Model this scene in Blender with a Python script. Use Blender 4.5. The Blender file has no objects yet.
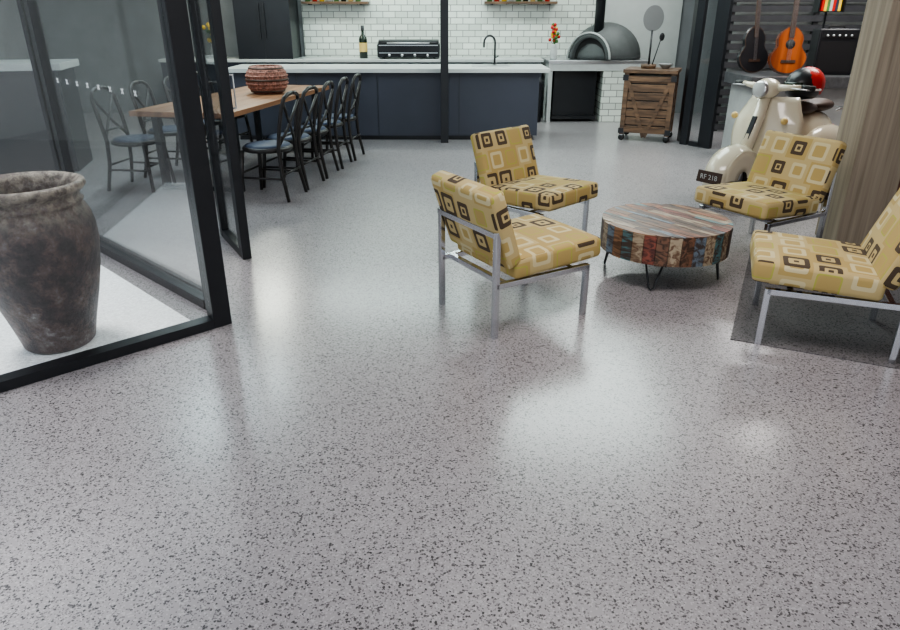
import bpy, bmesh, math, random
from mathutils import Vector, Matrix, Euler
random.seed(7)
R = math.radians
scene = bpy.context.scene

# ------------------------------------------------------------------ materials
def newmat(name):
    m = bpy.data.materials.new(name); m.use_nodes = True
    nt = m.node_tree
    return m, nt, nt.nodes['Principled BSDF']

def mat(name, col, rough=0.5, metal=0.0, coat=0.0, vary=0.0, vscale=8.0, bump=0.0, bscale=60):
    m, nt, b = newmat(name)
    b.inputs['Base Color'].default_value = (*col, 1)
    b.inputs['Roughness'].default_value = rough
    b.inputs['Metallic'].default_value = metal
    b.inputs['Coat Weight'].default_value = coat
    tc = nt.nodes.new('ShaderNodeTexCoord')
    if vary > 0:
        n = nt.nodes.new('ShaderNodeTexNoise'); n.inputs['Scale'].default_value = vscale
        n.inputs['Detail'].default_value = 5
        nt.links.new(tc.outputs['Object'], n.inputs['Vector'])
        r = nt.nodes.new('ShaderNodeValToRGB')
        r.color_ramp.elements[0].position = 0.3; r.color_ramp.elements[1].position = 0.7
        r.color_ramp.elements[0].color = (*[max(0, c*(1-vary)) for c in col], 1)
        r.color_ramp.elements[1].color = (*[min(1, c*(1+vary)) for c in col], 1)
        nt.links.new(n.outputs['Fac'], r.inputs['Fac'])
        nt.links.new(r.outputs['Color'], b.inputs['Base Color'])
    if bump > 0:
        n2 = nt.nodes.new('ShaderNodeTexNoise'); n2.inputs['Scale'].default_value = bscale
        nt.links.new(tc.outputs['Object'], n2.inputs['Vector'])
        bp = nt.nodes.new('ShaderNodeBump'); bp.inputs['Strength'].default_value = bump
        bp.inputs['Distance'].default_value = 0.01
        nt.links.new(n2.outputs['Fac'], bp.inputs['Height'])
        nt.links.new(bp.outputs['Normal'], b.inputs['Normal'])
    return m

def wood(name, c1, c2, axis=2, scale=14, rough=0.5, stretch=0.08, dist=0.6, lo=0.33, hi=0.68):
    m, nt, b = newmat(name)
    tc = nt.nodes.new('ShaderNodeTexCoord'); mp = nt.nodes.new('ShaderNodeMapping')
    s = [1, 1, 1]; s[axis] = stretch
    mp.inputs['Scale'].default_value = s
    nt.links.new(tc.outputs['Object'], mp.inputs['Vector'])
    n = nt.nodes.new('ShaderNodeTexNoise'); n.inputs['Scale'].default_value = scale
    n.inputs['Detail'].default_value = 8; n.inputs['Distortion'].default_value = dist
    nt.links.new(mp.outputs['Vector'], n.inputs['Vector'])
    r = nt.nodes.new('ShaderNodeValToRGB')
    r.color_ramp.elements[0].position = lo; r.color_ramp.elements[1].position = hi
    r.color_ramp.elements[0].color = (*c1, 1); r.color_ramp.elements[1].color = (*c2, 1)
    nt.links.new(n.outputs['Fac'], r.inputs['Fac'])
    nt.links.new(r.outputs['Color'], b.inputs['Base Color'])
    b.inputs['Roughness'].default_value = rough
    return m

def mathn(nt, op, a, b=None, c=None):
    n = nt.nodes.new('ShaderNodeMath'); n.operation = op
    for i, v in enumerate((a, b, c)):
        if v is None: continue
        if isinstance(v, (int, float)): n.inputs[i].default_value = v
        else: nt.links.new(v, n.inputs[i])
    return n.outputs[0]

def mixc(nt, fac, a, b):
    n = nt.nodes.new('ShaderNodeMix'); n.data_type = 'RGBA'
    if isinstance(fac, (int, float)): n.inputs[0].default_value = fac
    else: nt.links.new(fac, n.inputs[0])
    for idx, v in ((6, a), (7, b)):
        if isinstance(v, tuple): n.inputs[idx].default_value = (*v, 1)
        else: nt.links.new(v, n.inputs[idx])
    return n.outputs[2]

def floor_material(name, k=1.0, gloss=True):
    m, nt, b = newmat(name)
    tc = nt.nodes.new('ShaderNodeTexCoord')
    nz = nt.nodes.new('ShaderNodeTexNoise'); nz.inputs['Scale'].default_value = 120
    nt.links.new(tc.outputs['Object'], nz.inputs['Vector'])
    vm = nt.nodes.new('ShaderNodeVectorMath'); vm.operation = 'SCALE'; vm.inputs[3].default_value = 0.008
    nt.links.new(nz.outputs['Color'], vm.inputs[0])
    va = nt.nodes.new('ShaderNodeVectorMath'); va.operation = 'ADD'
    nt.links.new(tc.outputs['Object'], va.inputs[0]); nt.links.new(vm.outputs[0], va.inputs[1])
    def flakes(scale, thr, off):
        mp = nt.nodes.new('ShaderNodeMapping'); mp.inputs['Location'].default_value = (off, off*2, 0)
        nt.links.new(va.outputs[0], mp.inputs['Vector'])
        v = nt.nodes.new('ShaderNodeTexVoronoi'); v.voronoi_dimensions = '2D'
        v.inputs['Scale'].default_value = scale
        nt.links.new(mp.outputs['Vector'], v.inputs['Vector'])
        s = nt.nodes.new('ShaderNodeSeparateColor'); nt.links.new(v.outputs['Color'], s.inputs[0])
        g = mathn(nt, 'GREATER_THAN', s.outputs[0], thr)
        d = mathn(nt, 'LESS_THAN', v.outputs['Distance'], 0.55)
        return mathn(nt, 'MULTIPLY', g, d), s.outputs[1]
    C = lambda *c: tuple(x*k for x in c)
    big = nt.nodes.new('ShaderNodeTexNoise'); big.inputs['Scale'].default_value = 1.3
    nt.links.new(tc.outputs['Object'], big.inputs['Vector'])
    base = mixc(nt, big.outputs['Fac'], C(0.262, 0.244, 0.252), C(0.325, 0.302, 0.311))
    f3, _ = flakes(180, 0.78, 3.1)
    base = mixc(nt, mathn(nt, 'MULTIPLY', f3, 0.5), base, C(0.47, 0.445, 0.455))
    f2, _ = flakes(215, 0.83, 1.7)
    base = mixc(nt, mathn(nt, 'MULTIPLY', f2, 0.8), base, C(0.07, 0.063, 0.067))
    f1, r1 = flakes(128, 0.86, 0.0)
    dark = mixc(nt, r1, C(0.016, 0.014, 0.015), C(0.10, 0.09, 0.095))
    base = mixc(nt, f1, base, dark)
    nt.links.new(base, b.inputs['Base Color'])
    b.inputs['Roughness'].default_value = 0.32 if gloss else 0.7
    b.inputs['Coat Weight'].default_value = 0.6 if gloss else 0.0
    b.inputs['Coat Roughness'].default_value = 0.19
    bn = nt.nodes.new('ShaderNodeTexNoise'); bn.inputs['Scale'].default_value = 14
    nt.links.new(tc.outputs['Object'], bn.inputs['Vector'])
    bp = nt.nodes.new('ShaderNodeBump'); bp.inputs['Strength'].default_value = 0.09; bp.inputs['Distance'].default_value = 0.01
    nt.links.new(bn.outputs['Fac'], bp.inputs['Height']); nt.links.new(bp.outputs['Normal'], b.inputs['Normal'])
    return m

def tile_material():
    m, nt, b = newmat('white_subway_tile')
    tc = nt.nodes.new('ShaderNodeTexCoord')
    s = nt.nodes.new('ShaderNodeSeparateXYZ'); nt.links.new(tc.outputs['Object'], s.inputs[0])
    c = nt.nodes.new('ShaderNodeCombineXYZ')
    nt.links.new(s.outputs[0], c.inputs[0]); nt.links.new(s.outputs[2], c.inputs[1])
    br = nt.nodes.new('ShaderNodeTexBrick'); nt.links.new(c.outputs[0], br.inputs['Vector'])
    br.inputs['Color1'].default_value = (0.72, 0.75, 0.69, 1); br.inputs['Color2'].default_value = (0.56, 0.59, 0.54, 1)
    br.inputs['Mortar'].default_value = (0.24, 0.25, 0.23, 1)
    br.inputs['Scale'].default_value = 1.0
    br.inputs['Brick Width'].default_value = 0.2; br.inputs['Row Height'].default_value = 0.095
    br.inputs['Mortar Size'].default_value = 0.006
    nt.links.new(br.outputs['Color'], b.inputs['Base Color'])
    b.inputs['Roughness'].default_value = 0.2
    return m

def fabric_material():
    m, nt, b = newmat('retro_square_fabric')
    tc = nt.nodes.new('ShaderNodeTexCoord')
    sc = nt.nodes.new('ShaderNodeVectorMath'); sc.operation = 'SCALE'; sc.inputs[3].default_value = 1/0.15
    nt.links.new(tc.outputs['UV'], sc.inputs[0])
    s = nt.nodes.new('ShaderNodeSeparateXYZ'); nt.links.new(sc.outputs[0], s.inputs[0])
    cx = mathn(nt, 'FLOOR', s.outputs[0])
    sh = mathn(nt, 'MULTIPLY', cx, 0.37)
    ysh = mathn(nt, 'ADD', s.outputs[1], sh)
    cy = mathn(nt, 'FLOOR', ysh)
    fx = mathn(nt, 'ABSOLUTE', mathn(nt, 'SUBTRACT', mathn(nt, 'FRACT', s.outputs[0]), 0.5))
    fy = mathn(nt, 'ABSOLUTE', mathn(nt, 'SUBTRACT', mathn(nt, 'FRACT', ysh), 0.5))
    p = mathn(nt, 'POWER', mathn(nt, 'ADD', mathn(nt, 'POWER', fx, 9), mathn(nt, 'POWER', fy, 9)), 1/9)
    cc = nt.nodes.new('ShaderNodeCombineXYZ'); nt.links.new(cx, cc.inputs[0]); nt.links.new(cy, cc.inputs[1])
    wn = nt.nodes.new('ShaderNodeTexWhiteNoise'); wn.noise_dimensions = '2D'; nt.links.new(cc.outputs[0], wn.inputs['Vector'])
    rc = nt.nodes.new('ShaderNodeSeparateColor'); nt.links.new(wn.outputs['Color'], rc.inputs[0])
    r1, r2, r3 = rc.outputs[0], rc.outputs[1], rc.outputs[2]
    gold = (0.40, 0.285, 0.105); tan = (0.46, 0.35, 0.165); cream = (0.54, 0.46, 0.27); brown = (0.065, 0.042, 0.025); lime = (0.36, 0.35, 0.07)
    base = mixc(nt, mathn(nt, 'GREATER_THAN', r3, 0.5), gold, tan)
    outer = mathn(nt, 'ADD', mathn(nt, 'MULTIPLY', r2, 0.13), 0.30)
    inside = mathn(nt, 'LESS_THAN', p, outer)
    inner = mathn(nt, 'LESS_THAN', p, mathn(nt, 'SUBTRACT', outer, 0.16))
    core = mathn(nt, 'LESS_THAN', p, 0.08)
    dk = mixc(nt, inner, brown, tan); dk = mixc(nt, core, dk, brown)
    lg = mixc(nt, mathn(nt, 'LESS_THAN', p, mathn(nt, 'SUBTRACT', outer, 0.05)), lime, gold)
    cr = mixc(nt, mathn(nt, 'LESS_THAN', p, mathn(nt, 'SUBTRACT', outer, 0.14)), cream, gold)
    mot = mixc(nt, mathn(nt, 'GREATER_THAN', r1, 0.45), dk, lg)
    mot = mixc(nt, mathn(nt, 'GREATER_THAN', r1, 0.66), mot, cr)
    col = mixc(nt, inside, base, mot)
    nt.links.new(col, b.inputs['Base Color'])
    b.inputs['Roughness'].default_value = 0.85
    n2 = nt.nodes.new('ShaderNodeTexNoise'); n2.inputs['Scale'].default_value = 400
    nt.links.new(tc.outputs['UV'], n2.inputs['Vector'])
    bp = nt.nodes.new('ShaderNodeBump'); bp.inputs['Strength'].default_value = 0.25; bp.inputs['Distance'].default_value = 0.003
    nt.links.new(n2.outputs['Fac'], bp.inputs['Height']); nt.links.new(bp.outputs['Normal'], b.inputs['Normal'])
    return m

def urn_material():
    m, nt, b = newmat('weathered_urn_glaze')
    tc = nt.nodes.new('ShaderNodeTexCoord')
    n = nt.nodes.new('ShaderNodeTexNoise'); n.inputs['Scale'].default_value = 7; n.inputs['Detail'].default_value = 12
    n.inputs['Roughness'].default_value = 0.78
    nt.links.new(tc.outputs['Object'], n.inputs['Vector'])
    r = nt.nodes.new('ShaderNodeValToRGB'); e = r.color_ramp.elements
    e[0].position = 0.38; e[0].color = (0.014, 0.011, 0.013, 1)
    e[1].position = 0.66; e[1].color = (0.34, 0.31, 0.31, 1)
    x = e.new(0.47); x.color = (0.040, 0.028, 0.030, 1)
    x = e.new(0.53); x.color = (0.095, 0.058, 0.048, 1)
    x = e.new(0.58); x.color = (0.13, 0.105, 0.105, 1)
    nt.links.new(n.outputs['Fac'], r.inputs['Fac'])
    s = nt.nodes.new('ShaderNodeSeparateXYZ'); nt.links.new(tc.outputs['Object'], s.inputs[0])
    n3 = nt.nodes.new('ShaderNodeTexNoise'); n3.inputs['Scale'].default_value = 26; n3.inputs['Detail'].default_value = 8
    n3.inputs['Roughness'].default_value = 0.7
    nt.links.new(tc.outputs['Object'], n3.inputs['Vector'])
    h = nt.nodes.new('ShaderNodeMapRange'); h.inputs['From Min'].default_value = 0.60; h.inputs['From Max'].default_value = 0.82
    nt.links.new(s.outputs[2], h.inputs['Value'])
    fac = mathn(nt, 'MULTIPLY', h.outputs[0], 0.75)
    r3 = nt.nodes.new('ShaderNodeValToRGB'); r3.color_ramp.elements[0].position = 0.42; r3.color_ramp.elements[1].position = 0.6
    r3.color_ramp.elements[0].color = (0.085, 0.060, 0.045, 1); r3.color_ramp.elements[1].color = (0.40, 0.35, 0.28, 1)
    nt.links.new(n3.outputs['Fac'], r3.inputs['Fac'])
    col = mixc(nt, fac, r.outputs['Color'], r3.outputs['Color'])
    nt.links.new(col, b.inputs['Base Color'])
    b.inputs['Roughness'].default_value = 0.38
    bp = nt.nodes.new('ShaderNodeBump'); bp.inputs['Strength'].default_value = 0.9; bp.inputs['Distance'].default_value = 0.012
    nt.links.new(n3.outputs['Fac'], bp.inputs['Height']); nt.links.new(bp.outputs['Normal'], b.inputs['Normal'])
    return m

def glass_material():
    m = bpy.data.materials.new('clear_glass'); m.use_nodes = True
    nt = m.node_tree; nt.nodes.clear()
    o = nt.nodes.new('ShaderNodeOutputMaterial'); mx = nt.nodes.new('ShaderNodeMixShader')
    t = nt.nodes.new('ShaderNodeBsdfTransparent'); t.inputs[0].default_value = (0.985, 0.995, 0.995, 1)
    g = nt.nodes.new('ShaderNodeBsdfGlossy'); g.inputs['Roughness'].default_value = 0.01
    lw = nt.nodes.new('ShaderNodeLayerWeight'); lw.inputs[0].default_value = 0.5
    f = mathn(nt, 'MULTIPLY_ADD', mathn(nt, 'POWER', lw.outputs['Facing'], 4), 0.7, 0.06)
    nt.links.new(f, mx.inputs[0]); nt.links.new(t.outputs[0], mx.inputs[1]); nt.links.new(g.outputs[0], mx.inputs[2])
    nt.links.new(mx.outputs[0], o.inputs[0])
    return m

def emis(name, col, s):
    m, nt, b = newmat(name)
    b.inputs['Base Color'].default_value = (*col, 1)
    b.inputs['Emission Color'].default_value = (*col, 1); b.inputs['Emission Strength'].default_value = s
    return m

M_floor = floor_material('terrazzo_flake_floor'); M_floor_dark = floor_material('dark_speckled_floor', 0.40, gloss=False)  # the second is the floor speckle darkened, without gloss
M_tile = tile_material(); M_fab = fabric_material(); M_urn = urn_material(); M_glass = glass_material()
M_black = mat('black_powdercoat', (0.010, 0.011, 0.014), 0.35, vary=0.1)
M_navy = mat('navy_cabinet', (0.036, 0.040, 0.056), 0.45, vary=0.08, vscale=2)
M_white = mat('white_stone_top', (0.46, 0.475, 0.465), 0.3, vary=0.06)
M_wallw = mat('white_plaster', (0.72, 0.72, 0.70), 0.8, vary=0.03)
M_wallg = mat('grey_render', (0.20, 0.21, 0.22), 0.8, vary=0.12, vscale=3)
M_panel = mat('light_metal_panel', (0.45, 0.47, 0.46), 0.35, vary=0.03)
M_steel = mat('brushed_steel', (0.55, 0.56, 0.58), 0.28, 0.9)
M_peel = mat('aluminium_peel', (0.20, 0.205, 0.21), 0.45, 0.5)
M_chrome = mat('polished_chrome_tube', (0.62, 0.63, 0.66), 0.16, 1.0)
M_darkm = mat('dark_metal', (0.03, 0.03, 0.033), 0.4, 0.5)
M_rubber = mat('black_rubber', (0.015, 0.015, 0.015), 0.7, vary=0.1)
M_gravel = mat('white_pebbles', (0.84, 0.86, 0.88), 0.8, vary=0.15, vscale=60, bump=0.8, bscale=90)
M_col = wood('limewashed_timber', (0.20, 0.160, 0.118), (0.33, 0.275, 0.21), axis=2, scale=30, rough=0.75, stretch=0.03, dist=0.1)
M_brown = wood('dark_jarrah', (0.06, 0.02, 0.012), (0.15, 0.055, 0.03), axis=2, scale=10)
M_table = wood('oak_tabletop', (0.17, 0.08, 0.04), (0.34, 0.18, 0.10), axis=1, scale=12, rough=0.35)
M_cart = wood('rustic_crate_wood', (0.05, 0.028, 0.017), (0.17, 0.098, 0.056), axis=0, scale=22, stretch=0.15)
M_bent = mat('black_bentwood', (0.016, 0.013, 0.012), 0.4, vary=0.2)
M_seatp = mat('navy_seat_pad', (0.018, 0.028, 0.06), 0.6, vary=0.15)
M_cream = mat('cream_enamel', (0.64, 0.58, 0.45), 0.2, coat=0.6)
M_saddle = mat('brown_saddle', (0.05, 0.025, 0.016), 0.5, vary=0.2)
M_red = mat('red_paint', (0.50, 0.02, 0.015), 0.3)
M_yel = mat('yellow_petals', (0.75, 0.50, 0.03), 0.7, vary=0.2)
M_green = mat('leaf_green', (0.06, 0.16, 0.04), 0.7, vary=0.3)
M_guit = wood('orange_sunburst', (0.12, 0.025, 0.01), (0.40, 0.10, 0.025), axis=2, scale=9, rough=0.2)
M_bench = mat('dark_stone_bench', (0.08, 0.08, 0.085), 0.3, vary=0.3, vscale=20)
M_conc = mat('grey_concrete', (0.30, 0.30, 0.30), 0.7, vary=0.15, vscale=5)
M_slat = mat('charcoal_slat', (0.045, 0.045, 0.05), 0.6, vary=0.2)
M_oven = mat('grey_oven_render', (0.075, 0.08, 0.08), 0.6, vary=0.15, bump=0.2)
M_basket = mat('woven_basket', (0.26, 0.12, 0.09), 0.8, vary=0.7, vscale=40, bump=1.0)
M_bottle = mat('dark_green_bottle', (0.01, 0.02, 0.012), 0.1)
M_gold = mat('gold_label', (0.6, 0.42, 0.15), 0.4)
M_decal = mat('frosted_decal', (0.85, 0.85, 0.85), 0.6)
M_ceil = mat('ceiling_white', (0.70, 0.70, 0.69), 0.9)
M_light = emis('unseen_panel_glow', (1.0, 0.98, 0.94), 3.0)  # glowing face of the light panels placed out of view
RECL = [wood('reclaimed_%s' % n, c1, c2, axis=1, scale=30, rough=0.42, stretch=0.18, dist=1.2, lo=0.42, hi=0.58) for n, c1, c2 in (
    ('redbrown', (0.05, 0.016, 0.012), (0.24, 0.07, 0.045)), ('teal', (0.06, 0.04, 0.03), (0.09, 0.20, 0.21)),
    ('cream', (0.13, 0.07, 0.04), (0.36, 0.29, 0.20)), ('darkwood', (0.025, 0.014, 0.010), (0.11, 0.055, 0.035)),
    ('rust', (0.08, 0.03, 0.018), (0.30, 0.11, 0.045)), ('greyblue', (0.06, 0.045, 0.04), (0.15, 0.19, 0.23)),
    ('honey', (0.09, 0.045, 0.022), (0.27, 0.14, 0.07)), ('walnut', (0.045, 0.024, 0.015), (0.17, 0.085, 0.05)))]

# ------------------------------------------------------------------ mesh builder
class B:
    def __init__(s):
        s.bm = bmesh.new(); s.bm.loops.layers.uv.new('UVMap'); s.mats = []
    def mi(s, m):
        if m not in s.mats: s.mats.append(m)
        return s.mats.index(m)
    def merge(s, t, m, M=None, smooth=False):
        i = s.mi(m)
        for f in t.faces: f.material_index = i; f.smooth = smooth
        if M is not None: bmesh.ops.transform(t, matrix=M, verts=t.verts)
        me = bpy.data.meshes.new('tmp'); t.to_mesh(me); t.free()
        s.bm.from_mesh(me); bpy.data.meshes.remove(me)
    def box(s, size, loc, m, rot=(0, 0, 0), bevel=0.0, seg=2, smooth=False, uvoff=0.0):
        t = bmesh.new(); uv = t.loops.layers.uv.new('UVMap')
        bmesh.ops.create_cube(t, size=1.0)
        bmesh.ops.scale(t, vec=size, verts=t.verts)
        if bevel > 0:
            bmesh.ops.bevel(t, geom=t.edges[:], offset=bevel, segments=seg, profile=0.5, affect='EDGES')
        s.merge(t, m, Matrix.Translation(loc) @ Euler(rot).to_matrix().to_4x4(), smooth)
    def cushion(s, size, loc, m, rot, uvoff):
        t = bmesh.new(); uv = t.loops.layers.uv.new('UVMap')
        bmesh.ops.create_cube(t, size=1.0); bmesh.ops.scale(t, vec=size, verts=t.verts)
        bmesh.ops.bevel(t, geom=t.edges[:], offset=0.026, segments=4, profile=0.5, affect='EDGES')
        bmesh.ops.subdivide_edges(t, edges=[e for e in t.edges if e.calc_length() > 0.2], cuts=7, use_grid_fill=True)
        t.normal_update()
        for f in t.faces:
            n = f.normal; a = max(range(3), key=lambda k: abs(n[k]))
            for l in f.loops:
                c = l.vert.co
                p = (c.y, c.z) if a == 0 else ((c.x, c.z) if a == 1 else (c.x, c.y))
                l[uv].uv = (p[0]+uvoff+5, p[1]+uvoff*1.7+5)
        hx, hy = size[0]/2, size[1]/2
        for v in t.verts:
            k = max(0, 1-(v.co.x/hx)**2)*max(0, 1-(v.co.y/hy)**2)
            if abs(v.co.z) > size[2]*0.3: v.co.z += math.copysign(0.012*k, v.co.z)
        s.merge(t, m, Matrix.Translation(loc) @ Euler(rot).to_matrix().to_4x4(), True)
    def tube(s, pts, r, m, seg=8, closed=False, square=False):
        pts = [Vector(p) for p in pts]; n = len(pts)
        rr = r if isinstance(r, (list, tuple)) else [r]*n
        t = bmesh.new(); t.loops.layers.uv.new('UVMap')
        if square: seg = 4
        rings = []; prev = None
        for i, p in enumerate(pts):
            if closed: d = pts[(i+1) % n]-pts[i-1]
            elif i == 0: d = pts[1]-p
            elif i == n-1: d = p-pts[-2]
            else: d = (pts[i+1]-p).normalized()+(p-pts[i-1]).normalized()
            d.normalize()
            if prev is None:
                up = Vector((0, 0, 1)) if abs(d.z) < 0.9 else Vector((1, 0, 0))
                a = d.cross(up).normalized()
            else:
                a = (prev-d*prev.dot(d)).normalized()
            prev = a; b2 = d.cross(a)
            o = math.pi/4 if square else 0
            rings.append([t.verts.new(p+(a*math.cos(o+2*math.pi*k/seg)+b2*math.sin(o+2*math.pi*k/seg))*rr[i]) for k in range(seg)])
        for i in range(n if closed else n-1):
            A, C = rings[i], rings[(i+1) % n]
            for k in range(seg):
                t.faces.new((A[k], A[(k+1) % seg], C[(k+1) % seg], C[k]))
        if not closed:
            t.faces.new(rings[0][::-1]); t.faces.new(rings[-1])
        bmesh.ops.recalc_face_normals(t, faces=t.faces)
        s.merge(t, m, None, not square)
    def lathe(s, prof, m, loc=(0, 0, 0), rot=(0, 0, 0), seg=40, smooth=True):
        t = bmesh.new(); t.loops.layers.uv.new('UVMap')
        rings = []
        for r, z in prof:
            if r < 1e-5: rings.append([t.verts.new((0, 0, z))])
            else: rings.append([t.verts.new((r*math.cos(2*math.pi*k/seg), r*math.sin(2*math.pi*k/seg), z)) for k in range(seg)])
        for A, C in zip(rings[:-1], rings[1:]):
            for k in range(seg):
                k2 = (k+1) % seg
                if len(A) == 1 and len(C) == 1: continue
                if len(A) == 1: t.faces.new((A[0], C[k2], C[k]))
                elif len(C) == 1: t.faces.new((A[k], A[k2], C[0]))
                else: t.faces.new((A[k], A[k2], C[k2], C[k]))
        bmesh.ops.recalc_face_normals(t, faces=t.faces)
        s.merge(t, m, Matrix.Translation(loc) @ Euler(rot).to_matrix().to_4x4(), smooth)
    def ball(s, c, rad, m, rot=(0, 0, 0), seg=24, cut=None):
        t = bmesh.new(); t.loops.layers.uv.new('UVMap')
        bmesh.ops.create_uvsphere(t, u_segments=seg, v_segments=seg//2+2, radius=1.0)
        if cut is not None:
            for v in t.verts:
                if v.co.z < cut: v.co.z = cut
        bmesh.ops.scale(t, vec=rad if isinstance(rad, (tuple, list)) else (rad,)*3, verts=t.verts)
        s.merge(t, m, Matrix.Translation(c) @ Euler(rot).to_matrix().to_4x4(), True)
    def poly(s, pts2, z0, z1, m, M=None):
        t = bmesh.new(); t.loops.layers.uv.new('UVMap')
        lo = [t.verts.new((x, y, z0)) for x, y in pts2]; hi = [t.verts.new((x, y, z1)) for x, y in pts2]
        n = len(lo)
        t.faces.new(lo[::-1]); t.faces.new(hi)
        for k in range(n): t.faces.new((lo[k], lo[(k+1) % n], hi[(k+1) % n], hi[k]))
        bmesh.ops.recalc_face_normals(t, faces=t.faces)
        s.merge(t, m, M)
    def grid(s, fn, nu, nv, m, thick=0.0):
        t = bmesh.new(); t.loops.layers.uv.new('UVMap')
        V = [[t.verts.new(fn(i/nu, j/nv)) for j in range(nv+1)] for i in range(nu+1)]
        for i in range(nu):
            for j in range(nv): t.faces.new((V[i][j], V[i+1][j], V[i+1][j+1], V[i][j+1]))
        bmesh.ops.recalc_face_normals(t, faces=t.faces)
        if thick: bmesh.ops.solidify(t, geom=t.faces[:], thickness=thick)
        s.merge(t, m, None, True)
    def mesh(s, name):
        me = bpy.data.meshes.new(name); s.bm.to_mesh(me); s.bm.free()
        for m in s.mats: me.materials.append(m)
        return me
    def make(s, name, loc=(0, 0, 0), rz=0.0, rot=None):
        return place(s.mesh(name), name, loc, rz, rot)

def place(me, name, loc=(0, 0, 0), rz=0.0, rot=None):
    o = bpy.data.objects.new(name, me); scene.collection.objects.link(o)
    o.location = loc; o.rotation_euler = rot if rot else (0, 0, rz)
    return o

def simple(name, lo, hi, m, bevel=0):
    b = B(); size = [h-l for l, h in zip(lo, hi)]; c = [(h+l)/2 for l, h in zip(lo, hi)]
    b.box(size, (0, 0, 0), m, bevel=bevel)
    return b.make(name, c)

# ------------------------------------------------------------------ room shell
CH = 3.0
simple('floor', (-7, -3.5, -0.1), (6.4, 12.3, 0.0), M_floor)
simple('ceiling', (-1.8, -3.5, CH), (6.4, 12.3, CH+0.1), M_ceil)
simple('ceiling_dining', (-7, 5.3, CH), (-1.8, 12.3, CH+0.1), M_ceil)
simple('wall_back', (-7, 12.1, 0), (6.4, 12.3, CH), M_wallg)
simple('wall_tile_back', (-2.4, 12.06, 0), (2.42, 12.1, CH), M_tile)
simple('wall_panel_back', (2.42, 12.05, 0), (3.75, 12.1, CH), M_panel)
simple('wall_left', (-7, 5.3, 0), (-6.85, 12.1, CH), M_wallg)
simple('wall_courtyard', (-7, 0.0, 0), (-6.85, 5.3, 2.2), M_wallw)
simple('wall_right', (4.3, -3.5, 0), (4.45, 5.1, CH), M_wallw)
simple('wall_right_rear', (6.25, 5.25, 0), (6.4, 12.1, CH), M_wallg)
simple('wall_right_return', (3.17, 5.05, 0), (6.4, 5.25, CH), M_brown)
b = B()
for x in (-1.8, 0.2, 2.2, 4.2): b.box((0.1, 0.1, CH-0.1), (x, 0, (CH-0.1)/2), M_black)
b.box((6.1, 0.1, 0.1), (1.2, 0, CH-0.05), M_black)
b.make('window_1', (0, -3.4, 0))

b = B()
b.box((0.35, 0.30, CH), (0, 0, CH/2), M_col, bevel=0.006)
b.make('timber_column', (2.985, 4.90, 0))

def glazed(name, p0, p1, h=2.75, st0=0.09, st1=0.09, rail=0.055, d=0.06, decal=False, handle=False, sill=False):
    p0 = Vector(p0); p1 = Vector(p1); L = (p1-p0).length; a = math.atan2(p1.y-p0.y, p1.x-p0.x)
    b = B()
    b.box((st0, d, h), (st0/2, 0, h/2), M_black, bevel=0.003)
    b.box((st1, d, h), (L-st1/2, 0, h/2), M_black, bevel=0.003)
    b.box((L-st0-st1, d, rail), (L/2, 0, rail/2+0.001), M_black)
    b.box((L-st0-st1, d, 0.08), (L/2, 0, h-0.04), M_black)
    b.box((L-st0-st1, 0.008, h-rail-0.08), (L/2, 0, (h+rail-0.08)/2), M_glass)
    if sill:
        b.box((L-0.2, 0.025, 0.03), (L/2, d/2+0.06, 0.015), M_darkm)
        b.box((L-0.2, 0.05, 0.012), (L/2, d/2+0.025, 0.006), M_steel)
    if decal:
        for i in range(8):
            x = 0.25+i*0.17
            for r in (45, -45): b.box((0.04, 0.0015, 0.007), (x, -0.006, 1.15), M_decal, rot=(0, R(r), 0))
    if handle:
        x = st0*0.5
        b.tube([(x, -0.03, 1.0), (x, -0.06, 1.0), (x, -0.06, 1.2), (x, -0.03, 1.2)], 0.007, M_steel)
    return b.make(name, (p0.x, p0.y, 0), a)
glazed('door_1', (-3.05, 1.745), (-1.22, 3.42), st0=0.1, st1=0.10, rail=0.05, d=0.08)
glazed('door_2', (-2.78, 4.93), (-1.34, 3.56), st0=0.08, st1=0.06, decal=True, sill=True)
glazed('door_3', (-1.40, 4.46), (-1.74, 5.05), st0=0.10, st1=0.07, handle=True)
glazed('window_2', (-5.2, 5.25), (-2.86, 5.02), st0=0.06, st1=0.03)
simple('trim_1', (-7, 5.2, 2.76), (-1.2, 5.32, CH), M_black)

b = B(); b.poly([(-1.42, 3.40), (-2.82, 4.78), (-4.6, 4.9), (-4.6, 1.9), (-3.15, 1.80)], 0, 0.012, M_gravel)
b.make('pebble_bed', (0, 0, 0.0))

b = B(); b.box((0.10, 0.10, CH), (0, 0, CH/2), M_black, bevel=0.004); b.make('steel_post', (-0.07, 9.16, 0))
glazed('door_4', (3.02, 9.05), (3.28, 8.70), st0=0.10, st1=0.17)
b = B(); b.box((0.10, 0.20, CH), (0, 0, CH/2), M_black, bevel=0.004); b.make('steel_post', (3.10, 9.22, 0))

simple('pale_slat_backing', (3.76, 10.35, 0), (6.25, 10.45, CH), M_panel)  # pale wall added so the gaps between the slats look brighter
b = B()
for i in range(24): b.box((2.4, 0.03, 0.08), (0, 0, 0.06+i*0.12), M_slat)
for x in (-1.15, 0, 1.15): b.box((0.06, 0.05, 2.9), (x, 0.045, 1.45), M_slat)
b.make('slat_screen', (5.0, 10.1, 0))

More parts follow.
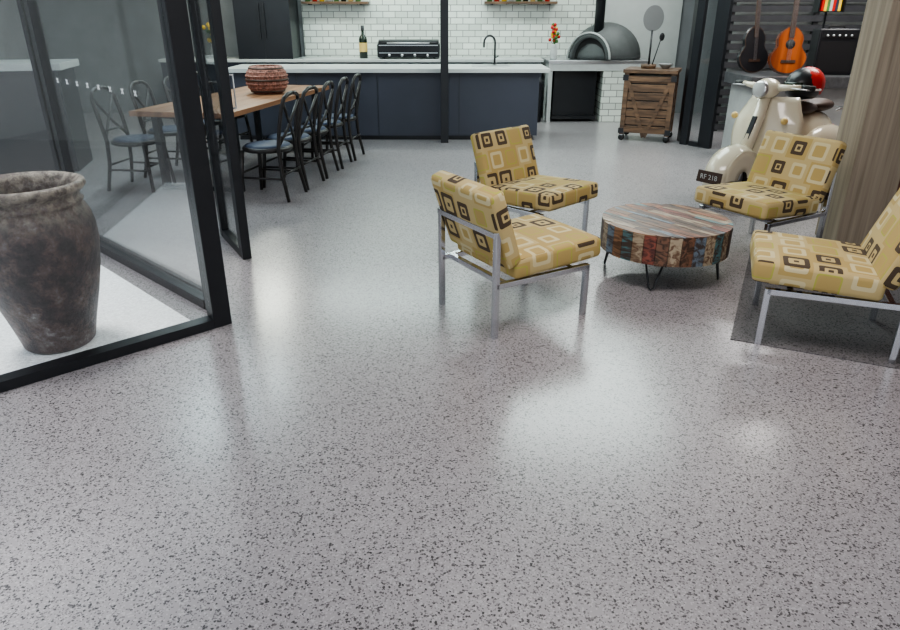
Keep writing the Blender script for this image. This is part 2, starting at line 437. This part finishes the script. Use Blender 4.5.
# ------------------------------------------------------------------ kitchen
b = B()
b.box((4.05, 0.80, 0.80), (-0.86, 0.0, 0.46), M_navy)
b.box((3.95, 0.72, 0.06), (-0.86, 0.0, 0.03), M_black)
for x in (-2.0, -0.95, 0.12): b.box((0.006, 0.006, 0.78), (x, -0.402, 0.46), M_black)
b.box((4.22, 0.92, 0.05), (-0.82, 0.0, 0.885), M_white, bevel=0.004)
b.box((0.5, 0.36, 0.006), (0.55, 0.12, 0.912), M_steel)
b.make('kitchen_island', (0, 9.74, 0))
b = B()
pts = [(0, 0, 0), (0, 0, 0.28)]+[(0.0, -0.09+0.09*math.cos(a), 0.28+0.09*math.sin(a)) for a in [R(k) for k in range(20, 181, 20)]]+[(0, -0.18, 0.22)]
b.tube(pts, 0.014, M_black); b.lathe([(0, 0), (0.03, 0), (0.03, 0.02), (0, 0.02)], M_black)
b.tube([(0.0, 0, 0.08), (0.08, 0, 0.11)], 0.008, M_black)
b.make('kitchen_tap', (0.62, 10.06, 0.916), R(-60))

b = B()
b.box((6.0, 0.62, 0.86), (0, 0, 0.43), M_navy)
b.box((6.04, 0.68, 0.045), (0, -0.01, 0.885), M_white, bevel=0.004)
for i in range(9): b.box((0.006, 0.006, 0.8), (-2.7+i*0.66, -0.313, 0.43), M_black)
b.make('back_bench', (-1.55, 11.70, 0))
b = B(); b.box((0.85, 0.66, 1.85), (0, 0, 0.925), M_black); b.box((0.006, 0.004, 1.8), (0, -0.332, 0.92), M_darkm)
for x in (-0.04, 0.04): b.box((0.012, 0.03, 0.5), (x, -0.345, 0.25+0.3), M_darkm)
b.make('tall_cabinet', (-2.88, 11.70, 0.908))

def bottle(name, loc, h=0.34, r=0.042):
    b = B(); b.lathe([(0, 0), (r, 0), (r, h*0.58), (r*0.9, h*0.64), (r*0.35, h*0.74), (r*0.33, h*0.95), (r*0.4, h*0.96), (r*0.4, h), (0, h)], M_bottle, seg=20)
    b.lathe([(r*1.02, h*0.2), (r*1.02, h*0.48)], M_gold, seg=20); b.lathe([(r*0.42, h*0.86), (r*0.42, h*1.005), (0, h*1.005)], M_darkm, seg=16)
    return b.make(name, loc)
bottle('wine_bottle', (-1.38, 11.62, 0.909), 0.48, 0.066)

b = B()
b.box((0.98, 0.45, 0.20), (0, 0, 0.12), M_black, bevel=0.015)
b.grid(lambda u, v: (-0.47+0.94*u, 0.2*math.cos(math.pi*v), 0.21+0.07*math.sin(math.pi*v)**0.5), 2, 14, M_black, 0.01)
b.box((0.88, 0.012, 0.09), (0, -0.225, 0.145), M_darkm)
for z in (0.09, 0.20): b.box((0.92, 0.016, 0.012), (0, -0.23, z), M_steel)
b.tube([(-0.33, -0.26, 0.235), (0.33, -0.26, 0.235)], 0.010, M_steel)
for x in (-0.3, -0.1, 0.1, 0.3): b.lathe([(0, 0), (0.02, 0), (0.02, 0.03), (0, 0.03)], M_steel, loc=(x, -0.23, 0.055), rot=(R(90), 0, 0), seg=12)
for x in (-0.40, 0.40):
    for y in (-0.17, 0.17): b.box((0.04, 0.04, 0.03), (x, y, 0.015), M_black)
b.make('benchtop_grill', (-0.65, 11.62, 0.908))

def shelf(x0, x1):
    b = B(); w = x1-x0
    b.box((w, 0.24, 0.035), (0, 0, 0), M_cart)
    for x in (-w/2+0.12, w/2-0.12): b.box((0.02, 0.22, 0.02), (x, 0, -0.027), M_black)
    cols = [M_green, M_red, M_yel, M_white, M_green, M_bottle, M_gold]
    x = -w/2+0.08; i = 0
    while x < w/2-0.08:
        b.lathe([(0, 0.018), (0.04, 0.018), (0.045, 0.12), (0.02, 0.14), (0, 0.14)], cols[i % 7], loc=(x, 0, 0), seg=14)
        if i % 3 == 0: b.ball((x, 0, 0.2), (0.06, 0.06, 0.07), M_green, seg=10)
        x += 0.115; i += 1
    return b.make('wall_shelf', ((x0+x1)/2, 11.935, 1.72))
shelf(0.55, 1.7); shelf(-2.35, -1.3)

b = B()
b.box((1.55, 1.05, 0.05), (0, 0, 0.885), M_steel, bevel=0.004)
b.box((1.55, 0.03, 0.10), (0, -0.50, 0.81), M_white)
b.box((0.06, 1.0, 0.86), (-0.74, 0.0, 0.43), M_white)
b.box((0.70, 1.0, 0.86), (0.42, 0, 0.43), M_tile)
b.box((0.70, 0.9, 0.05), (-0.33, 0.0, 0.06), M_black)
b.box((0.70, 0.03, 0.84), (-0.33, 0.45, 0.43), M_black)
b.box((0.66, 0.8, 0.70), (-0.33, 0.04, 0.43), M_black)
b.make('oven_bench', (2.28, 11.52, 0))
b = B()
b.ball((0, 0.06, 0.004), (0.56, 0.52, 0.52), M_oven, seg=40, cut=0.0)
def arch(u, v, r, y0, y1):
    a = math.pi*u; return (r*math.cos(a), y0+(y1-y0)*v, 0.005+r*1.05*math.sin(a))
b.grid(lambda u, v: arch(u, v, 0.34, -0.50, 0.0), 24, 2, M_oven, 0.05)
t = [(0.285*math.cos(math.pi*k/20), 0.31*math.sin(math.pi*k/20)) for k in range(21)]
b.poly(t, 0, 0.01, M_rubber, Matrix.Translation((0, -0.40, 0)) @ Matrix.Rotation(R(90), 4, 'X'))
b.grid(lambda u, v: arch(u, v, 0.37, -0.52, -0.485), 24, 1, M_panel, 0.02)
b.tube([(0, -0.22, 0.3), (0, -0.22, 2.05)], 0.075, M_black, seg=16)
b.make('pizza_oven', (2.42, 11.50, 0.916), R(-38))
def posy(loc, cols, n, rad, br):
    b = B()
    b.lathe([(0, 0), (0.05, 0), (0.06, 0.1), (0.035, 0.2), (0.04, 0.22), (0, 0.22)], M_white, seg=16)
    for i in range(n):
        a = random.random()*6.28; r = random.random()*rad; z = 0.25+random.random()*0.25
        b.tube([(0, 0, 0.2), (r*math.cos(a), r*math.sin(a), z)], 0.004, M_green, seg=4)
        b.ball((r*math.cos(a), r*math.sin(a), z), br, cols[i % len(cols)], seg=8)
    b.make('flower_vase', loc)
posy((1.60, 11.25, 0.912), [M_red, M_yel, M_green, M_red], 26, 0.085, 0.026)
posy((-3.72, 11.5, 0.909), [M_yel, M_yel, M_green], 30, 0.13, 0.036)
b = B(); b.lathe([(0, 0), (0.10, 0), (0.11, 0.55), (0.115, 0.56), (0.115, 0.60), (0.08, 0.66), (0, 0.68)], M_black, seg=24)
b.make('kitchen_bin', (1.33, 11.05, 0))

b = B()
b.box((0.68, 0.56, 0.045), (0, 0, 0.88), M_cart, bevel=0.004)
for x in (-0.29, 0.29):
    for y in (-0.23, 0.23):
        b.box((0.06, 0.06, 0.78), (x, y, 0.47), M_cart, bevel=0.003)
        b.lathe([(0, -0.02), (0.04, -0.02), (0.04, 0.02), (0, 0.02)], M_rubber, loc=(x, y, 0.042), rot=(R(90), 0, 0), seg=16)
        b.box((0.04, 0.05, 0.03), (x, y, 0.085), M_steel)
b.box((0.54, 0.42, 0.70), (0, 0, 0.46), M_darkm)
for i in range(7):
    z = 0.15+i*0.105
    for s in (1, -1):
        b.box((0.52, 0.022, 0.092), (0, 0.235*s, z), M_cart, bevel=0.004)
        b.box((0.022, 0.40, 0.092), (0.295*s, 0, z), M_cart, bevel=0.004)
for s in (1, -1):
    b.box((0.045, 0.018, 0.78), (0.14*s, -0.252, 0.42), M_cart, rot=(0, R(20*s), 0))
b.box((0.56, 0.02, 0.06), (0, -0.255, 0.79), M_cart); b.box((0.56, 0.02, 0.06), (0, -0.255, 0.14), M_cart)
for x in (-0.30, 0.30):
    for z in (0.13, 0.80): b.box((0.07, 0.008, 0.07), (x, -0.264, z), M_darkm)
b.make('kitchen_cart', (2.66, 9.45, 0), R(-22))
b = B()
b.lathe([(0, 0), (0.09, 0), (0.10, 0.05), (0.085, 0.05), (0.08, 0.02), (0, 0.02)], M_cart, seg=20)
b.tube([(0, 0, 0.02), (0.0, 0, 0.46)], 0.013, M_darkm)
b.poly([(0.135*math.cos(2*math.pi*k/28), 0.155*math.sin(2*math.pi*k/28)) for k in range(28)], -0.003, 0.003, M_peel,
       Matrix.Translation((0, 0, 0.60)) @ Matrix.Rotation(R(90), 4, 'X'))
b.tube([(0.05, 0.02, 0.02), (0.14, 0.03, 0.36)], 0.008, M_darkm); b.ball((0.15, 0.03, 0.38), (0.035, 0.01, 0.05), M_darkm, seg=12)
b.make('pizza_peel', (2.60, 9.47, 0.904), R(5))
b = B(); b.lathe([(0, 0), (0.04, 0), (0.09, 0.05), (0.10, 0.06), (0.085, 0.05), (0, 0.015)], M_conc, seg=20); b.make('mixing_bowl', (2.81, 9.42, 0.904))

# ------------------------------------------------------------------ dining
TA = R(-10.2); TC = Vector((-2.17, 7.48, 0)); Lv = Vector((0.177, 0.984, 0)); Pv = Vector((0.984, -0.177, 0))
b = B()
for i in range(6): b.box((0.158, 2.6, 0.045), (-0.4+i*0.16, 0, 0.738), M_table, bevel=0.003)
for y in (-1.05, 1.05):
    for x in (-0.38, 0.38): b.box((0.06, 0.06, 0.70), (x, y, 0.36), M_black)
    b.box((0.82, 0.06, 0.04), (0, y, 0.695), M_black); b.box((0.70, 0.05, 0.04), (0, y, 0.03), M_black)
b.make('dining_table', TC, TA)

b = B()
for s in (1, -1):
    b.tube([(0.21, 0.20*s, 0), (0.17, 0.165*s, 0.44)], [0.016, 0.020], M_bent)
    b.tube([(-0.25, 0.20*s, 0), (-0.20, 0.18*s, 0.25), (-0.185, 0.175*s, 0.46), (-0.215, 0.18*s, 0.65), (-0.25, 0.175*s, 0.82), (-0.268, 0.15*s, 0.89), (-0.275, 0.08*s, 0.92), (-0.275, 0, 0.925)], [0.016, 0.018, 0.019, 0.018, 0.018, 0.018, 0.018, 0.018], M_bent)
    b.tube([(-0.19, 0.165*s, 0.49), (-0.225, 0.05*s, 0.61), (-0.24, -0.05*s, 0.72), (-0.262, -0.155*s, 0.85)], 0.013, M_bent)
    b.tube([(-0.225, 0.188*s, 0.2), (0.19, 0.185*s, 0.2)], 0.010, M_bent)
b.tube([(0.19, -0.185, 0.24), (0.19, 0.185, 0.24)], 0.010, M_bent); b.tube([(-0.215, -0.185, 0.24), (-0.215, 0.185, 0.24)], 0.010, M_bent)
b.tube([(-0.195, -0.17, 0.56), (-0.20, 0.17, 0.56)], 0.010, M_bent)
b.tube([(0.205*math.cos(2*math.pi*k/24), 0.20*math.sin(2*math.pi*k/24), 0.445) for k in range(24)], 0.022, M_bent, closed=True)
b.lathe([(0, 0.435), (0.20, 0.435), (0.205, 0.45), (0.20, 0.475), (0.15, 0.485), (0, 0.487)], M_seatp, seg=28)
chair_me = b.mesh('dining_chair')
for s in (-1.1, -0.62, -0.14, 0.34, 0.82):
    place(chair_me, 'dining_chair', TC+Pv*0.72+Lv*s, TA+math.pi+R(random.uniform(-4, 4)))
for s in (-1.0, -0.4, 0.2, 0.8):
    place(chair_me, 'dining_chair', TC-Pv*0.66+Lv*s, TA+R(random.uniform(-4, 4)))
b = B()
b.lathe([(0, 0), (0.15, 0), (0.205, 0.06), (0.225, 0.14), (0.21, 0.22), (0.17, 0.28), (0.155, 0.285), (0.155, 0.27), (0.19, 0.2), (0.20, 0.14), (0.14, 0.02), (0, 0.02)], M_basket, seg=32)
for i in range(7):
    z = 0.03+i*0.038; r = 0.155+0.068*math.sin(math.pi*min(1, z/0.29))
    b.tube([(r*math.cos(2*math.pi*k/32), r*math.sin(2*math.pi*k/32), z) for k in range(32)], 0.012, M_basket if i % 3 else M_saddle, closed=True, seg=6)
b.make('woven_basket', (-1.99, 7.80, 0.7615))

b = B()
b.box((2.2, 0.65, 1.03), (0, 0, 0.515), M_black); b.box((2.3, 0.78, 0.07), (0, 0, 1.065), M_white, bevel=0.005)
for x in (-0.7, 0, 0.7): b.box((0.68, 0.012, 0.9), (x, -0.33, 0.53), M_black)
b.make('bar_bench', (-5.15, 7.40, 0), R(14))

# ------------------------------------------------------------------ urn
b = B()
prof = [(0, 0), (0.15, 0), (0.165, 0.015), (0.19, 0.12), (0.228, 0.26), (0.260, 0.40), (0.277, 0.52), (0.277, 0.60), (0.266, 0.66), (0.248, 0.700), (0.238, 0.715),
        (0.242, 0.722), (0.248, 0.730), (0.238, 0.738), (0.232, 0.75), (0.236, 0.765), (0.260, 0.785), (0.270, 0.80), (0.266, 0.818), (0.245, 0.825), (0.22, 0.80), (0.21, 0.76), (0.215, 0.70), (0.24, 0.55), (0.20, 0.3), (0.14, 0.05), (0, 0.05)]
b.lathe(prof, M_urn, seg=64)
b.make('ceramic_urn', (-2.00, 3.145, 0.012))

# ------------------------------------------------------------------ lounge chairs
def lounge(c, ang, off):
    e = bpy.data.objects.new('lounge_chair', None); scene.collection.objects.link(e)
    e.location = (c[0], c[1], 0); e.rotation_euler = (0, 0, R(ang)); e.empty_display_size = 0.3
    b = B(); w = 0.03
    for s in (1, -1):
        y = 0.27*s
        b.box((w, w, 0.575), (-0.30, y, 0.2875), M_chrome, bevel=0.003)
        b.box((w, w, 0.305), (0.30, y, 0.1525), M_chrome, bevel=0.003)
        b.box((0.61, w, w), (0.0, y, 0.290), M_chrome, bevel=0.003)
    b.box((w, 0.56, w), (-0.308, 0, 0.560), M_chrome, bevel=0.003)
    b.box((w, 0.53, w), (-0.24, 0, 0.290), M_chrome, bevel=0.003)
    b.box((w, 0.53, w), (0.20, 0, 0.290), M_chrome, bevel=0.003)
    o = b.make('frame'); o.parent = e
    b = B()
    b.cushion((0.58, 0.585, 0.115), (0, 0, 0), M_fab, (0, 0, 0), off)
    o = b.make('seat_cushion', (0.095, 0, 0.378), rot=(0, R(-3), 0)); o.parent = e
    b = B()
    b.cushion((0.42, 0.585, 0.095), (0, 0, 0), M_fab, (0, 0, 0), off+1.3)
    o = b.make('back_cushion', (-0.258, 0, 0.575), rot=(0, R(-90-19), 0)); o.parent = e
    return e
lounge((0.35, 3.59), 31, 0.0)
lounge((0.60, 4.92), -45, 0.23)
lounge((2.20, 4.68), 180+30, 0.41)
lounge((1.96, 3.29), 180-21, 0.67)

b = B(); b.box((1.45, 2.05, 0.004), (0.725, 1.025, 0.002), M_floor_dark); b.make('dark_floor_sheet', (1.46, 3.19, 0), R(-25.5))  # thin sheet in a darkened copy of the floor speckle

# ------------------------------------------------------------------ coffee table
b = B(); r = 0.40; z0, z1 = 0.175, 0.36
n = 34
for i in range(n):
    a0 = 2*math.pi*i/n; a1 = 2*math.pi*(i+1)/n-0.008; ri = r-0.03
    b.poly([(ri*math.cos(a0), ri*math.sin(a0)), (r*math.cos(a0), r*math.sin(a0)), (r*math.cos((a0+a1)/2), r*math.sin((a0+a1)/2)), (r*math.cos(a1), r*math.sin(a1)), (ri*math.cos(a1), ri*math.sin(a1))],
           z0+random.uniform(0, 0.004), z1-0.004, random.choice(RECL))
b.lathe([(0, z0+0.01), (r-0.02, z0+0.01), (r-0.02, z1-0.02), (0, z1-0.02)], RECL[3], seg=40, smooth=False)
xs = -0.396
while xs < 0.39:
    w = random.uniform(0.035, 0.065); xe = min(xs+w, 0.396)
    ys0 = -0.5
    while ys0 < 0.45:
        ln = random.uniform(0.2, 0.5); ys1 = ys0+ln
        def yl(x): return math.sqrt(max(0, 0.398**2-x*x))
        px = [xs+0.001+(xe-xs-0.002)*j/6 for j in range(7)]
        up = [(x, min(yl(x), ys1-0.001)) for x in px]; lo = [(x, max(-yl(x), ys0)) for x in px]
        if all(u[1]-l[1] > 0.002 for u, l in zip(up, lo)):
            b.poly(lo+up[::-1], z1-0.02, z1+random.uniform(0, 0.002), random.choice(RECL))
        ys0 = ys1
    xs = xe
for a in (211, 301, 31, 121):
    ca, sa = math.cos(R(a)), math.sin(R(a)); cx, cy = 0.33*ca, 0.33*sa; fx, fy = 0.36*ca, 0.36*sa
    b.tube([(cx-0.055*sa, cy+0.055*ca, z0+0.01), (fx-0.014*sa, fy+0.014*ca, 0.02), (fx, fy, 0.007), (fx+0.014*sa, fy-0.014*ca, 0.02), (cx+0.055*sa, cy-0.055*ca, z0+0.01)], 0.0065, M_black, seg=8)
b.make('coffee_table', (1.375, 4.20, 0), R(35))

# ------------------------------------------------------------------ scooter
b = B()
for x in (0.62, -0.58):
    b.tube([(x+0.165*math.cos(2*math.pi*k/28), 0, 0.215+0.165*math.sin(2*math.pi*k/28)) for k in range(28)], 0.05, M_rubber, closed=True, seg=12)
    b.lathe([(0, -0.03), (0.12, -0.035), (0.125, 0), (0.12, 0.035), (0, 0.03)], M_steel, loc=(x, 0, 0.215), rot=(R(90), 0, 0), seg=24)
def fender(u, v):
    a = R(-25+205*u)
    rad = 0.245+0.05*math.sin(math.pi*v)
    return (0.61+rad*math.cos(a)*1.05, (v-0.5)*0.22, 0.225+rad*math.sin(a))
b.grid(fender, 24, 10, M_cream, 0.006)
for s in (1, -1):
    b.grid(lambda u, v: (0.61+0.245*math.cos(R(-5+185*u))*1.05*(0.25+0.75*v), s*0.108, 0.235+0.245*math.sin(R(-5+185*u))*(0.25+0.75*v)), 20, 3, M_cream, 0.004)
def wid(v): return 0.20+0.13*math.sin(min(1, v*1.25)*math.pi*0.72) - (0.08*max(0, v-0.75)/0.25)
b.grid(lambda u, v: (0.44-0.16*v-0.13*(2*u-1)**2, wid(v)*(2*u-1), 0.24+0.66*v), 18, 14, M_cream, 0.012)
b.tube([(0.50, 0, 0.42), (0.40, 0, 0.65), (0.31, 0, 0.90)], [0.06, 0.055, 0.05], M_cream, seg=14)
b.box((0.02, 0.05, 0.22), (0.455, 0, 0.64), M_darkm, rot=(0, R(-22), 0), bevel=0.008)
b.tube([(0.62, 0.07, 0.22), (0.52, 0.05, 0.45)], 0.02, M_steel)
b.box((0.62, 0.42, 0.05), (0.10, 0, 0.235), M_cream, bevel=0.02)
for y in (-0.12, -0.04, 0.04, 0.12): b.box((0.45, 0.02, 0.008), (0.1, y, 0.264), M_rubber)
b.ball((-0.42, 0, 0.50), (0.40, 0.17, 0.24), M_cream)
for s in (1, -1): b.ball((-0.48, 0.17*s, 0.42), (0.36, 0.125, 0.20), M_cream)
b.box((0.25, 0.22, 0.38), (-0.13, 0, 0.46), M_cream, rot=(0, R(-12), 0), bevel=0.06, seg=4, smooth=True)
b.ball((-0.22, 0, 0.765), (0.24, 0.135, 0.06), M_saddle); b.ball((-0.52, 0, 0.775), (0.22, 0.13, 0.06), M_saddle)
b.tube([(-0.72, -0.1, 0.72), (-0.86, -0.1, 0.74), (-0.86, 0.1, 0.74), (-0.72, 0.1, 0.72)], 0.01, M_steel)
b.box((0.04, 0.1, 0.06), (-0.82, 0, 0.55), M_red, bevel=0.01)
b.ball((0.31, 0, 0.965), (0.12, 0.105, 0.085), M_cream)
b.lathe([(0, 0.012), (0.055, 0.010), (0.068, 0), (0.072, -0.02), (0.066, -0.04)], M_steel, loc=(0.425, 0, 0.965), rot=(0, R(83), 0), seg=24)
b.lathe([(0, 0.018), (0.04, 0.015), (0.056, 0.008)], M_white, loc=(0.428, 0, 0.965), rot=(0, R(83), 0), seg=24)
for s in (1, -1):
    b.tube([(0.30, 0.05*s, 0.97), (0.29, 0.2*s, 0.985), (0.25, 0.27*s, 0.99)], [0.035, 0.022, 0.019], M_cream)
    b.tube([(0.25, 0.265*s, 0.99), (0.215, 0.37*s, 0.985)], 0.021, M_rubber)
    b.tube([(0.31, 0.22*s, 0.98), (0.285, 0.36*s, 0.975)], 0.006, M_steel)
    b.ball((0.36, 0.24*s, 0.72), (0.03, 0.03, 0.03), M_gold, seg=12)
for s in (1, -1): b.tube([(-0.05, 0.08*s, 0.22), (-0.08, 0.17*s, 0.01)], 0.012, M_steel)
b.box((0.008, 0.24, 0.10), (0.935, 0, 0.27), M_saddle, rot=(0, R(-10), 0), bevel=0.003)
sc = b.make('motor_scooter', (3.00, 6.34, 0), R(214))
tx = bpy.data.curves.new('plate_text', 'FONT'); tx.body = 'RF 218'; tx.size = 0.06; tx.extrude = 0.001; tx.align_x = 'CENTER'; tx.align_y = 'CENTER'
to = bpy.data.objects.new('plate_text', tx); scene.collection.objects.link(to); tx.materials.append(M_panel)
to.parent = sc; to.location = (0.944, 0, 0.27); to.rotation_euler = (R(90), 0, R(90))
b = B()
b.ball((0, 0, 0.15), (0.165, 0.14, 0.15), M_black, cut=-0.75)
b.ball((-0.03, 0, 0.155), (0.150, 0.144, 0.152), M_red, rot=(0, R(-35), 0), cut=-0.05)
b.grid(lambda u, v: (0.170*math.cos(R(-60+120*u)), 0.148*math.sin(R(-60+120*u)), 0.10+0.08*v), 16, 4, M_bottle, 0.004)
b.box((0.14, 0.296, 0.02), (-0.02, 0, 0.12), M_decal, bevel=0.008)
b.make('helmet', (3.20, 6.47, 0.815), R(185))

# ------------------------------------------------------------------ music bench on the right
b = B()
b.box((2.7, 0.68, 0.80), (0, 0, 0.40), M_conc); b.box((2.85, 0.80, 0.12), (0, 0, 0.862), M_bench, bevel=0.005)
for x in (-0.9, 0, 0.9): b.box((0.008, 0.006, 0.78), (x, -0.342, 0.40), M_black)
b.make('music_bench', (4.74, 8.28, 0))
def guitar(name, loc, rz, mbody, electric=False, tilt=-8):
    b = B(); pts = []
    N = 40
    for k in range(N):
        t = 2*math.pi*k/N; z = math.cos(t)
        w = 0.165+0.045*(-z)
        waist = 1-0.30*math.exp(-((z-0.15)/0.28)**2)
        pts.append((w*math.sin(t)*waist*(1.15), 0.25*z+0.25))
    d = 0.05 if electric else 0.10
    Mx = Matrix.Rotation(R(90), 4, 'X')
    b.poly(pts, 0, d, mbody, Mx)
    b.poly([(p[0]*1.015, (p[1]-0.25)*1.015+0.25) for p in pts], d-0.004, d+0.002, M_saddle, Mx)
    b.poly([(p[0]*0.97, (p[1]-0.25)*0.97+0.25) for p in pts], d+0.002, d+0.004, mbody, Mx)
    if not electric: b.lathe([(0, 0.0), (0.05, 0.0), (0.05, 0.003), (0, 0.003)], M_rubber, loc=(0, -d-0.004, 0.31), rot=(R(90), 0, 0), seg=24)
    b.box((0.15, 0.012, 0.03), (0, -d-0.008, 0.13), M_saddle)
    b.box((0.055, 0.02, 0.60), (0, -d-0.008, 0.68), M_saddle, bevel=0.004)
    b.box((0.08, 0.018, 0.16), (0, -d-0.004, 1.04), M_saddle, bevel=0.006)
    for k in range(3):
        for s in (1, -1): b.ball((0.05*s, -d-0.004, 0.99+k*0.045), 0.01, M_steel, seg=8)
    for k in range(6): b.box((0.0015, 0.0015, 0.82), (-0.02+k*0.008, -d-0.02, 0.54), M_steel)
    return b.make(name, loc, rot=(R(tilt), 0, rz))
guitar('acoustic_guitar', (3.80, 8.20, 0.925), R(-10), M_guit)
guitar('electric_guitar', (3.52, 8.45, 0.925), R(15), M_black, True)
def amp(loc, s, rz):
    b = B(); w, d, hh = s
    b.box((w, d, hh), (0, 0, hh/2), M_black, bevel=0.012)
    b.box((w*0.88, 0.006, hh*0.66), (0, -d/2-0.002, hh*0.40), M_darkm)
    b.box((w*0.88, 0.006, hh*0.10), (0, -d/2-0.002, hh*0.86), M_darkm)
    for k in range(5): b.lathe([(0, 0), (0.012, 0), (0.012, 0.015), (0, 0.015)], M_steel, loc=(-w*0.3+k*w*0.15, -d/2-0.005, hh*0.86), rot=(R(90), 0, 0), seg=10)
    b.tube([(-w*0.2, 0, hh), (-w*0.18, 0, hh+0.03), (w*0.18, 0, hh+0.03), (w*0.2, 0, hh)], 0.01, M_rubber)
    return b.make('guitar_amplifier', loc, rz)
amp((4.34, 8.28, 0.923), (0.42, 0.25, 0.48), R(-8))
amp((4.95, 8.31, 0.923), (0.5, 0.28, 0.5), R(4))
b = B()
x = 0
for i, m in enumerate([M_red, M_yel, M_green, M_white, M_red, M_seatp, M_yel]):
    hh = 0.16+0.03*(i % 3); b.box((0.03, 0.12, hh), (x, 0, hh/2), m); x += 0.032
b.box((0.30, 0.14, 0.012), (0.1, 0, -0.006), M_black)
b.box((0.012, 0.14, 0.2), (-0.045, 0, 0.1), M_black); b.box((0.012, 0.14, 0.2), (0.245, 0, 0.1), M_black)
b.box((0.02, 0.02, 0.66), (0.1, 0.04, -0.327), M_black); b.box((0.16, 0.12, 0.012), (0.1, 0.0, -0.652), M_black)
b.make('book_rack', (4.24, 8.55, 1.585))

# ------------------------------------------------------------------ lights
def panel(name, x, y, sx, sy, power, col=(1, 1, 1)):  # unseen panels; some match floor glare, the rest are added fill and tint
    b = B(); b.box((sx+0.06, sy+0.06, 0.04), (0, 0, 0.0), M_steel); b.box((sx, sy, 0.01), (0, 0, -0.022), M_light)
    o = b.make(name, (x, y, CH-0.021))
    l = bpy.data.lights.new(name+'_lamp', 'AREA'); l.shape = 'RECTANGLE'; l.size = sx; l.size_y = sy; l.energy = power; l.color = col
    lo = bpy.data.objects.new('lamp', l); scene.collection.objects.link(lo); lo.parent = o; lo.location = (0, 0, -0.04)
panel('unseen_light_panel', 1.6, 7.7, 2.0, 2.6, 85, (0.74, 1, 0.98))
panel('unseen_light_panel', -0.6, 10.7, 3.2, 0.35, 85, (0.80, 1, 0.96))
panel('unseen_light_panel', -2.7, 7.4, 1.0, 2.0, 70, (0.70, 0.94, 1))
panel('unseen_light_panel', -3.0, 10.6, 0.5, 1.2, 55, (0.95, 1, 0.85))
panel('unseen_light_panel', 0.9, 2.6, 1.6, 1.2, 50, (1, 0.91, 0.89))
panel('unseen_light_panel', 4.3, 7.2, 1.2, 1.0, 75, (1, 0.97, 0.92))
panel('unseen_light_panel', 2.6, 11.0, 1.2, 0.4, 32, (0.92, 1, 0.97))
panel('unseen_light_panel', 4.9, 9.5, 1.2, 0.4, 40, (1, 1, 1))
sl = bpy.data.lights.new('sun', 'SUN'); sl.energy = 2.6; sl.angle = R(15); sl.color = (1, 0.98, 0.95)
so = bpy.data.objects.new('sun', sl); scene.collection.objects.link(so); so.rotation_euler = (R(-12), R(-14), 0); so.location = (-3, 2, 8)

w = bpy.data.worlds.new('overcast_sky'); scene.world = w; w.use_nodes = True
bg = w.node_tree.nodes['Background']; bg.inputs[0].default_value = (0.84, 0.92, 1.0, 1); bg.inputs[1].default_value = 1.6
try: scene.view_settings.look = 'AgX - Medium High Contrast'
except Exception: pass

# ------------------------------------------------------------------ camera
cd = bpy.data.cameras.new('camera'); cd.sensor_width = 36; cd.lens = 27.2; cd.clip_start = 0.05
co = bpy.data.objects.new('camera', cd); scene.collection.objects.link(co)
co.location = (0, 0, 1.55); co.rotation_euler = (R(66.15), 0, 0)
scene.camera = co
